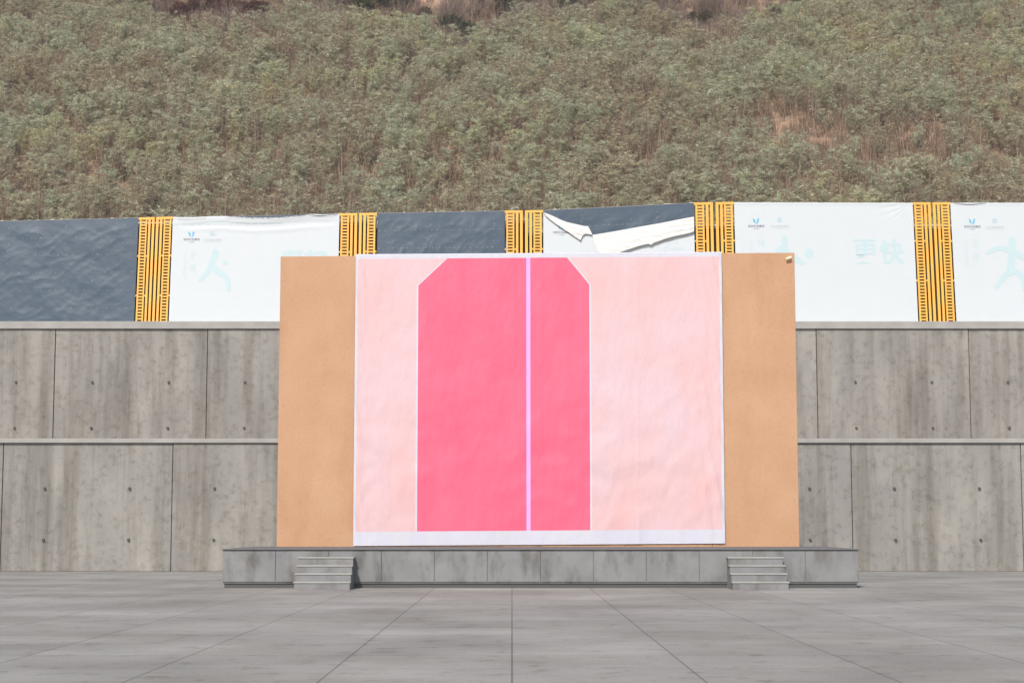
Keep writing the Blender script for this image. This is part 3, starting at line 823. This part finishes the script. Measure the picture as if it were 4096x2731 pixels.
def shrub(seed, h=2.1, spread=.75, nst=5, leaves=1.0, dead=.12):
    rnd = random.Random(seed); st_, fo = MB(), MB()
    for s in range(nst):
        a = rnd.uniform(0, 2*math.pi); r0 = rnd.uniform(.02, .16)
        hh = h*rnd.uniform(.7, 1.08); lean = rnd.uniform(.05, .5)*spread
        p = Vector((math.cos(a)*r0, math.sin(a)*r0, -.15)); pts = [p]; d = Vector((math.cos(a)*lean, math.sin(a)*lean, 1)).normalized()
        n = 8
        for k in range(n):
            d = (d+Vector((rnd.uniform(-.12, .12), rnd.uniform(-.12, .12), .02))).normalized()
            p = p+d*(hh+.15)/n; pts.append(p)
        tt = rnd.uniform(.2, .9)
        st_.tube(pts, [.018*(1-.75*k/n) for k in range(n+1)], 4, 0, tt, False)
        for k in range(2, n+1):
            nb = 2 if k < n else 3
            for _ in range(nb):
                ba = rnd.uniform(0, 2*math.pi); fr = k/n
                bl_ = rnd.uniform(.22, .55)*(1.15-.5*fr)*spread*1.35
                bd_ = Vector((math.cos(ba), math.sin(ba), rnd.uniform(.25, .9))).normalized()
                q = pts[k]-(pts[k]-pts[k-1])*rnd.random(); bp_ = [q]
                for j in range(3):
                    bd_ = (bd_+Vector((rnd.uniform(-.2, .2), rnd.uniform(-.2, .2), rnd.uniform(-.05, .12)))).normalized()
                    q = q+bd_*bl_/3; bp_.append(q)
                st_.tube(bp_, [.007, .005, .004, .002], 3, 0, rnd.uniform(.1, 1), False)
                nl = int(rnd.uniform(10, 17)*leaves*(.45+.75*fr))
                for j in range(nl):
                    f = rnd.uniform(.2, 1)*3; i = min(2, int(f)); lp = bp_[i].lerp(bp_[i+1], f-i)
                    la = rnd.uniform(0, 2*math.pi)
                    ld = Vector((math.cos(la), math.sin(la), rnd.uniform(-.35, .6)))+bd_*.6
                    isdead = rnd.random() < dead*(2.2 if fr < .5 else .8)
                    tint = rnd.uniform(0, .16) if isdead else rnd.betavariate(2.2, 2.0)*.78+.22
                    comp_leaf(fo, lp, ld, rnd.uniform(.10, .195), rnd, tint)
    return st_, fo
def twig_bush(seed, h=1.8, n=34):
    rnd = random.Random(seed); st_ = MB()
    for s in range(n):
        a = rnd.uniform(0, 2*math.pi); lean = rnd.uniform(.05, .75); p = Vector((rnd.uniform(-.15, .15), rnd.uniform(-.15, .15), -.1))
        d = Vector((math.cos(a)*lean, math.sin(a)*lean, 1)).normalized(); pts = [p]; hh = h*rnd.uniform(.6, 1.05)
        for k in range(5):
            d = (d+Vector((rnd.uniform(-.14, .14), rnd.uniform(-.14, .14), 0))).normalized(); p = p+d*hh/5; pts.append(p)
        st_.tube(pts, [.017, .014, .011, .008, .005, .003], 3, 0, rnd.random(), False)
        for _ in range(7):
            k = rnd.randint(1, 4); q = pts[k]; e = (d+Vector((rnd.uniform(-.8, .8), rnd.uniform(-.8, .8), rnd.uniform(-.1, .4)))).normalized()
            st_.tube([q, q+e*.22, q+e*.42+Vector((0, 0, .05))], [.006, .004, .002], 3, 0, rnd.random(), False)
    return st_
def leafy_mound(seed, rx, rz, n, size, top=1.0):
    rnd = random.Random(seed); fo = MB()
    lobes = [(Vector((rnd.uniform(-.5, .5)*rx, rnd.uniform(-.5, .5)*rx, rz*rnd.uniform(.3, .75))), rnd.uniform(.3, .55)) for _ in range(9)]
    for _ in range(n):
        c_, r_ = rnd.choice(lobes)
        v = Vector((rnd.gauss(0, 1), rnd.gauss(0, 1), rnd.gauss(0, 1))).normalized()*rnd.uniform(.55, 1.05)
        p = c_+Vector((v.x*rx*r_, v.y*rx*r_, v.z*rz*r_))
        if p.z < .02: p.z = rnd.uniform(.02, .3)
        d = (v+Vector((rnd.uniform(-.5, .5), rnd.uniform(-.5, .5), rnd.uniform(-.2, .6)))).normalized(); s_ = perp(d)
        L_ = size*rnd.uniform(.7, 1.3); t = rnd.random()
        fo.quad(p-s_*L_*.05, p+s_*L_*.05, p+d*L_+s_*L_*.16, p+d*L_-s_*L_*.12, 0, t)
        fo.tri(p, p+s_*L_*.55+d*L_*.3, p+s_*L_*.25+d*L_*.65, 0, t)
        fo.tri(p, p-s_*L_*.25+d*L_*.65, p-s_*L_*.55+d*L_*.3, 0, t)
    st_ = MB()
    for _ in range(12):
        c_, r_ = rnd.choice(lobes)
        st_.tube([(0, 0, -.1), tuple(c_*.5), tuple(c_+Vector((0, 0, rz*.1)))], [.04, .025, .008], 4, 0, rnd.random(), False)
    return st_, fo

NV_ = 12
variants = []
for k in range(NV_):
    s, f = shrub(100+k, h=1.65+.12*(k % 5), spread=.72+.07*(k % 4), nst=5+k % 3, leaves=[1.0, 1.25, .8, 1.1, .65, 1.3, .9, 1.15, .75, .35, 1.0, .3][k], dead=[.08, .1, .25, .06, .4, .1, .15, .08, .3, .5, .12, .3][k])
    sm_ = s.mesh('stems', M['stem'], tint=True); fm = f.mesh('foliage', M['leaf'], tint=True)
    j = MB(); j.v = list(s.v); j.f = list(s.f); j.m = [0]*len(s.f); j.t = list(s.t)
    o_ = len(j.v); j.v += f.v; j.f += [tuple(a+o_ for a in q) for q in f.f]; j.m += [1]*len(f.f); j.t += f.t
    jm = j.mesh('thicket_shrub', [M['stem'], M['leaf']], tint=True)
    variants.append((sm_, fm, jm))

def visible(x, y, z):
    d = Vector((x, y, z))-CAM; c_, s = math.cos(PITCH), math.sin(PITCH)
    fw = d.y*c_+d.z*s; up = -d.y*s+d.z*c_
    return 2048+d.x/fw*F, 1365.5-up/fw*F
# where bare tan ground shows through (world x, y, radius, strength)
bare = []
for px, py, rr, stg in ((3060, 520, 2.6, .85), (3130, 460, 1.6, .8), (3260, 560, 2.2, .8), (3300, 600, 2.0, .7), (2740, 640, 1.8, .6), (2620, 700, 1.6, .5), (3650, 590, 2.2, .6),
                        (3900, 330, 2.4, .6), (3500, 330, 2.4, .4), (3960, 620, 1.8, .5), (2900, 700, 2.0, .5), (3150, 760, 2.2, .45),
                        (1560, 440, 1.2, .5), (1700, 460, 1.2, .5), (800, 290, 1.0, .6),
                        (1500, 700, 1.4, .4), (960, 620, 1.6, .4), (500, 560, 1.2, .4), (1900, 640, 1.6, .4), (320, 700, 1.5, .4), (1250, 740, 1.6, .4)):
    # march along the ray to the ground
    d = ray(px, py+40); y_ = 75.0
    while y_ < 135:
        q = CAM+d*(y_/d.y)
        if q.z < hill_z(q.x, y_): break
        y_ += .3
    bare.append((q.x, y_, rr, stg))
pts = []
rnd = random.Random(5)
cell = .86
y = 74.6
while y < 131:
    x = -47.0
    while x < 47:
        px, py = x+rnd.uniform(-.55, .55), y+rnd.uniform(-.55, .55)
        x += cell
        c_ = crest_y(px)
        if py > c_+.5: continue
        dens = .93+.22*noise.noise(Vector((px*.16, py*.16, 2)))
        dens -= .10*ss(8, 26, px)*ss(104, 92, py)
        dens -= .30*ss(94, 85, py)+.10*ss(-14, -24, px)*ss(91, 86, py)
        for bx_, by_, br_, bs_ in bare:
            dd = math.hypot(px-bx_, (py-by_)*.7)
            if dd < br_: dens -= .85*bs_*(1-dd/br_*.6)
        if rnd.random() > dens: continue
        vx, vy = visible(px, py, hill_z(px, py)+1.2)
        if not (-500 < vx < 4600 and vy < 1150): continue
        pts.append((px, py, vx, vy))
    y += cell*.95
# the ones that show largest stand nearest; those below the fence's top edge are hidden and are left to the mass
near = sorted([p for p in pts if -40 < p[2] < 4136 and p[3] < top_y(p[2])-15], key=lambda p: p[1])[:300]
nset = set((p[0], p[1]) for p in near)
def shrub_place(p, r_):
    px, py = p[0], p[1]
    sc = r_.uniform(.72, 1.16)*(1+.2*noise.noise(Vector((px*.2, py*.2, 40))))
    return Vector((px, py, hill_z(px, py)-.03)), r_.uniform(0, 2*math.pi), sc
lab = 'grey green feathery leaved shrub in the dense thicket low on the hillside'
first = True
for p in near:
    loc, rz, sc = shrub_place(p, rnd); k = rnd.randrange(NV_)
    o = bpy.data.objects.new('leafy_shrub', None); o.empty_display_size = .2
    o.location = loc; o.rotation_euler = (rnd.uniform(-.08, .08), rnd.uniform(-.08, .08), rz); o.scale = (sc, sc, sc*rnd.uniform(.9, 1.15))
    col.objects.link(o); tag(o, lab, 'shrub', 'grey green shrubs nearest to the fence')
    a = bpy.data.objects.new('stems', variants[k][0]); a.parent = o; col.objects.link(a)
    b = bpy.data.objects.new('foliage', variants[k][1]); b.parent = o; col.objects.link(b)

def scatter(name, places, meshes, label=None, kindname='stuff'):
    """one object that instances the given meshes on its points"""
    src = bpy.data.collections.new(name+'_sources')
    for i, me in enumerate(meshes):
        o = bpy.data.objects.new('%s_source_%02d' % (name, i), me); src.objects.link(o)
    me = bpy.data.meshes.new(name); me.from_pydata([tuple(p[0]) for p in places], [], [])
    def attr(n, typ, vals, prop='value'):
        a = me.attributes.new(n, typ, 'POINT'); a.data.foreach_set(prop, vals)
    attr('rot', 'FLOAT_VECTOR', [c for p in places for c in p[1]], 'vector')
    attr('scl', 'FLOAT_VECTOR', [c for p in places for c in p[2]], 'vector')
    attr('pick', 'INT', [p[3] for p in places])
    o = bpy.data.objects.new(name, me); col.objects.link(o)
    g = bpy.data.node_groups.new(name+'_nodes', 'GeometryNodeTree')
    g.interface.new_socket('Geometry', in_out='INPUT', socket_type='NodeSocketGeometry')
    g.interface.new_socket('Geometry', in_out='OUTPUT', socket_type='NodeSocketGeometry')
    N = g.nodes; gi = N.new('NodeGroupInput'); go = N.new('NodeGroupOutput')
    ci = N.new('GeometryNodeCollectionInfo'); ci.inputs['Collection'].default_value = src
    ci.inputs['Separate Children'].default_value = True; ci.inputs['Reset Children'].default_value = True
    ip = N.new('GeometryNodeInstanceOnPoints'); ip.inputs['Pick Instance'].default_value = True
    mp = N.new('GeometryNodeMeshToPoints')
    def na(n, t):
        a = N.new('GeometryNodeInputNamedAttribute'); a.data_type = t; a.inputs['Name'].default_value = n; return a
    ar, as_, ap = na('rot', 'FLOAT_VECTOR'), na('scl', 'FLOAT_VECTOR'), na('pick', 'INT')
    er = N.new('FunctionNodeEulerToRotation')
    lk = g.links.new
    lk(gi.outputs[0], mp.inputs[0]); lk(mp.outputs[0], ip.inputs['Points']); lk(ci.outputs[0], ip.inputs['Instance'])
    def outp(nd): return [s for s in nd.outputs if s.enabled and s.name == 'Attribute'][0]
    lk(outp(ap), ip.inputs['Instance Index']); lk(outp(ar), er.inputs[0]); lk(er.outputs[0], ip.inputs['Rotation']); lk(outp(as_), ip.inputs['Scale'])
    lk(ip.outputs[0], go.inputs[0])
    md = o.modifiers.new('scatter', 'NODES'); md.node_group = g
    tag(o, label, None, None, 'stuff')
    return o
places = []
for p in pts:
    if (p[0], p[1]) in nset: continue
    loc, rz, sc = shrub_place(p, rnd)
    places.append((loc, (rnd.uniform(-.08, .08), rnd.uniform(-.08, .08), rz), (sc, sc, sc*rnd.uniform(.9, 1.15)), rnd.randrange(NV_)))
print('shrubs', len(pts), 'near', len(near), 'mass', len(places))
scatter('shrub_thicket', places, [v[2] for v in variants], 'dense grey green shrub thicket covering the upper hillside')

# dry grass and leafless sprouts between the shrubs
tufts = []
for s in range(6):
    r_ = random.Random(300+s); m = MB()
    for _ in range(46):
        a = r_.uniform(0, 2*math.pi); d = Vector((math.cos(a), math.sin(a), 0)); h = r_.uniform(.3, .75); b0 = Vector((r_.uniform(-.25, .25), r_.uniform(-.25, .25), -.03))
        sd_ = perp(d+Vector((0, 0, .01))); w_ = r_.uniform(.006, .013); t = r_.random()
        q1 = b0+d*h*.12+Vector((0, 0, h*.6)); q2 = b0+d*h*r_.uniform(.25, .7)+Vector((0, 0, h))
        m.quad(b0-sd_*w_, b0+sd_*w_, q1+sd_*w_*.8, q1-sd_*w_*.8, 0, t); m.tri(q1-sd_*w_*.8, q1+sd_*w_*.8, q2, 0, t)
    tufts.append(m.mesh('tuft', M['straw'], tint=True))
for s in range(4):
    r_ = random.Random(340+s); m = MB()
    for _ in range(9):
        b0 = Vector((r_.uniform(-.35, .35), r_.uniform(-.35, .35), -.05)); d = Vector((r_.uniform(-.18, .18), r_.uniform(-.18, .18), 1)); h = r_.uniform(.8, 1.9)
        m.tube([b0, b0+d*h*.5, b0+d*h+Vector((r_.uniform(-.1, .1), 0, 0))], [.011, .008, .003], 3, 0, r_.random(), False)
        for _ in range(4):
            q = b0+d*h*r_.uniform(.3, .9); e = Vector((r_.uniform(-1, 1), r_.uniform(-1, 1), r_.uniform(.3, 1))).normalized()
            m.tube([q, q+e*r_.uniform(.1, .3)], [.005, .002], 3, 0, r_.random(), False)
    tufts.append(m.mesh('sprout', M['stem'], tint=True))
gp = []
for _ in range(19000):
    x, y = rnd.uniform(-46, 46), 76+rnd.random()**1.0*50
    if y > crest_y(x)+16: continue
    vx, vy = visible(x, y, hill_z(x, y)+.5)
    if not (-300 < vx < 4400 and vy < 950): continue
    k = rnd.randrange(6) if rnd.random() < .68 else 6+rnd.randrange(4)
    sc = rnd.uniform(.7, 1.35)
    gp.append((Vector((x, y, hill_z(x, y))), (0, 0, rnd.uniform(0, 6.28)), (sc, sc, sc), k))
for _ in range(2400):                 # more leafless stems, thickest low on the slope
    x = rnd.uniform(-46, 46); y = 80+42*rnd.random()**1.9
    if y > crest_y(x)+1: continue
    vx, vy = visible(x, y, hill_z(x, y)+.5)
    if not (-300 < vx < 4400 and vy < 950): continue
    gp.append((Vector((x, y, hill_z(x, y))), (rnd.uniform(-.1, .1), rnd.uniform(-.1, .1), rnd.uniform(0, 6.28)), (1.1, 1.1, rnd.uniform(.9, 1.55)), 6+rnd.randrange(4)))
scatter('dry_grass', gp, tufts, 'brown dry grass and leafless sprouts between the shrubs')

# bushes on the bank above the thicket, each where the photo shows it
def ground_hit(px, py, start):
    d = ray(px, py); y_ = start
    while y_ < 150:
        q = CAM+d*(y_/d.y)
        if q.z < hill_z(q.x, y_): return Vector((q.x, y_, hill_z(q.x, y_)))
        y_ += .15
    return Vector((q.x, y_, hill_z(q.x, y_)))
def bank_spot(px, dy):
    X_ = (px-2048)/F*118; c_ = crest_y(X_); Y = c_+dy
    X_ = (px-2048)/F*(Y*1.03); return Vector((X_, crest_y(X_)+dy, hill_z(X_, crest_y(X_)+dy)))
tm = [twig_bush(500+k, 1.7+.25*k, 62+6*k).mesh('twigs', M['twig_grey'], tint=True) for k in range(4)]
redm = []
for k in range(3):
    s, f = leafy_mound(520+k, 1.0, .9, 1500, .12); redm.append((s.mesh('stems', M['stem'], tint=True), f.mesh('foliage', M['leaf_red'], tint=True)))
dkm = []
for k in range(3):
    s, f = leafy_mound(540+k, 1.1, 1.25, 2400, .13); dkm.append((s.mesh('stems', M['stem'], tint=True), f.mesh('foliage', M['leaf_dark'], tint=True)))
s, f = leafy_mound(560, .75, 2.2, 2600, .12); grm = (s.mesh('stems', M['stem'], tint=True), f.mesh('foliage', M['leaf_green'], tint=True))
def put_bush(name, loc, meshes, sc, label, cat, group=None):
    o = bpy.data.objects.new(name, None); o.empty_display_size = .2
    o.location = loc; o.rotation_euler = (0, 0, rnd.uniform(0, 6.28)); o.scale = (sc[0], sc[0], sc[1]); col.objects.link(o)
    for n_, me in zip(('stems', 'foliage') if len(meshes) == 2 else ('twigs',), meshes):
        c__ = bpy.data.objects.new(n_, me); c__.parent = o; col.objects.link(c__)
    tag(o, label, cat, group); return o
for px in range(690, 1260, 30):
    for dy in (5.5, 8.5, 11):
        if rnd.random() < .2: continue
        put_bush('red_bush', bank_spot(px+rnd.uniform(-14, 14), dy+rnd.uniform(-1, 1)), rnd.choice(redm), (rnd.uniform(.9, 1.3), rnd.uniform(.8, 1.2)), 'dark red dry bush on the bank at the upper left edge', 'bush', 'red dry bushes on the bank')
for px in list(range(1820, 2150, 36))+list(range(2560, 2900, 48)):
    put_bush('red_bush', bank_spot(px+rnd.uniform(-14, 14), 6+rnd.uniform(-1, 2.5)), rnd.choice(redm), (rnd.uniform(.8, 1.2), rnd.uniform(.7, 1.0)), 'rusty red dry bush on the bank above the middle of the thicket', 'bush', 'rusty bushes above the middle')
for px, dy, s_ in ((1290, 7, 1.15), (1400, 4.5, .85), (1330, 9.5, 1.1), (1450, 10, 1.2), (1600, 8.5, 1.2), (1560, 11, 1.2), (1500, 7.5, 1.0), (1830, 9.5, 1.1), (1900, 8.5, 1.0), (2230, 8, 1.3), (2280, 9.5, 1.3), (2180, 4, .6),
                   (2530, 7, 1.2), (2600, 8.2, 1.1), (2790, 8, 1.0), (2900, 7, 1.0), (2980, 6, 1.1), (3050, 7, 1.4), (3110, 8, 1.2), (3220, 7, 1.1), (3290, 7.5, 1.0), (1210, 9.5, 1.4), (1170, 11, 1.4), (2400, 9, 1.0), (2020, 10, 1.0), (1700, 5.5, .6)):
    put_bush('dark_bush', bank_spot(px, dy), rnd.choice(dkm), (s_*1.15, s_*1.15), 'dark olive bush on the bank above the thicket', 'bush', 'dark olive bushes along the top')
for k in range(90):
    s_ = rnd.uniform(.5, 1.0)
    put_bush('dark_bush', bank_spot(rnd.uniform(1150, 3350), rnd.uniform(2.5, 12)), rnd.choice(dkm), (s_, s_*.8), 'dark olive bush on the bank above the thicket', 'bush', 'dark olive bushes along the top')
put_bush('green_bush', bank_spot(1272, 5.2), grm, (1.0, .95), 'bright green upright bush at the top, left of the bare cliff patches', 'bush')
for px in [rnd.uniform(330, 1180) for _ in range(90)]+[rnd.uniform(1180, 3350) for _ in range(190)]+[rnd.uniform(3350, 4090) for _ in range(34)]:
    put_bush('bare_bush', bank_spot(px, rnd.uniform(.5, 12.5)), (rnd.choice(tm),), (rnd.uniform(.8, 1.3), rnd.uniform(.8, 1.25)), 'leafless grey brown twiggy bush along the upper edge of the thicket', 'bush', 'leafless bushes along the upper edge')

# bare loess scarps that show between the bushes at the top
for px, wd_, hh, dy, lb in ((1330, 3.2, 6.5, 15, 'pale pink bare loess scarp behind the bright green bush'),
                        (1500, 1.8, 5.2, 13, 'small pale loess scarp left of the tall cliff patch'),
                        (1715, 2.4, 6.2, 12, 'tall pale loess cliff patch at the top edge, left of centre'),
                        (2440, 4.2, 6.0, 14.5, 'pale pink loess scarp at the top edge, right of centre'),
                        (2730, 3.0, 6.0, 14.5, 'low orange loess scarp above the dark bushes right of centre'),
                        (3290, 2.4, 5.0, 12.5, 'rightmost pale loess scarp at the top edge')):
    p0 = bank_spot(px, dy); o_ = p0
    m = MB(); sd_ = px*.01
    def fn(a, b, w_=wd_, h_=hh, s_=sd_):
        x = (a-.5)*w_*(1.15-.25*b); z = -1.5+h_*b
        return (x+.25*noise.noise(Vector((z*1.1, s_, 0))), -.2+.9*b+.35*noise.noise(Vector((x*1.2, z*.8, s_)))+1.6*abs(a-.5)**2, z)
    m.grid(fn, 26, 26)
    ob = m.build('loess_scarp', M['loess'], smooth=True); ob.location = p0
    so = ob.modifiers.new('thick', 'SOLIDIFY'); so.thickness = 1.0; so.offset = -1
    tag(ob, kind='structure')

# ================================================================= HAZE (thin autumn air)
m = MB(); m.box(-100, 100, -20, 170, -1, 95)
hz = bpy.data.materials.new('thin_haze'); hz.use_nodes = True; n_ = hz.node_tree; n_.nodes.remove(n_.nodes['Principled BSDF'])
v_ = n_.nodes.new('ShaderNodeVolumePrincipled'); v_.inputs['Color'].default_value = (.90, .92, .95, 1); v_.inputs['Density'].default_value = .0005
n_.links.new(v_.outputs[0], n_.nodes['Material Output'].inputs['Volume'])
tag(m.build('haze', hz), kind='stuff')
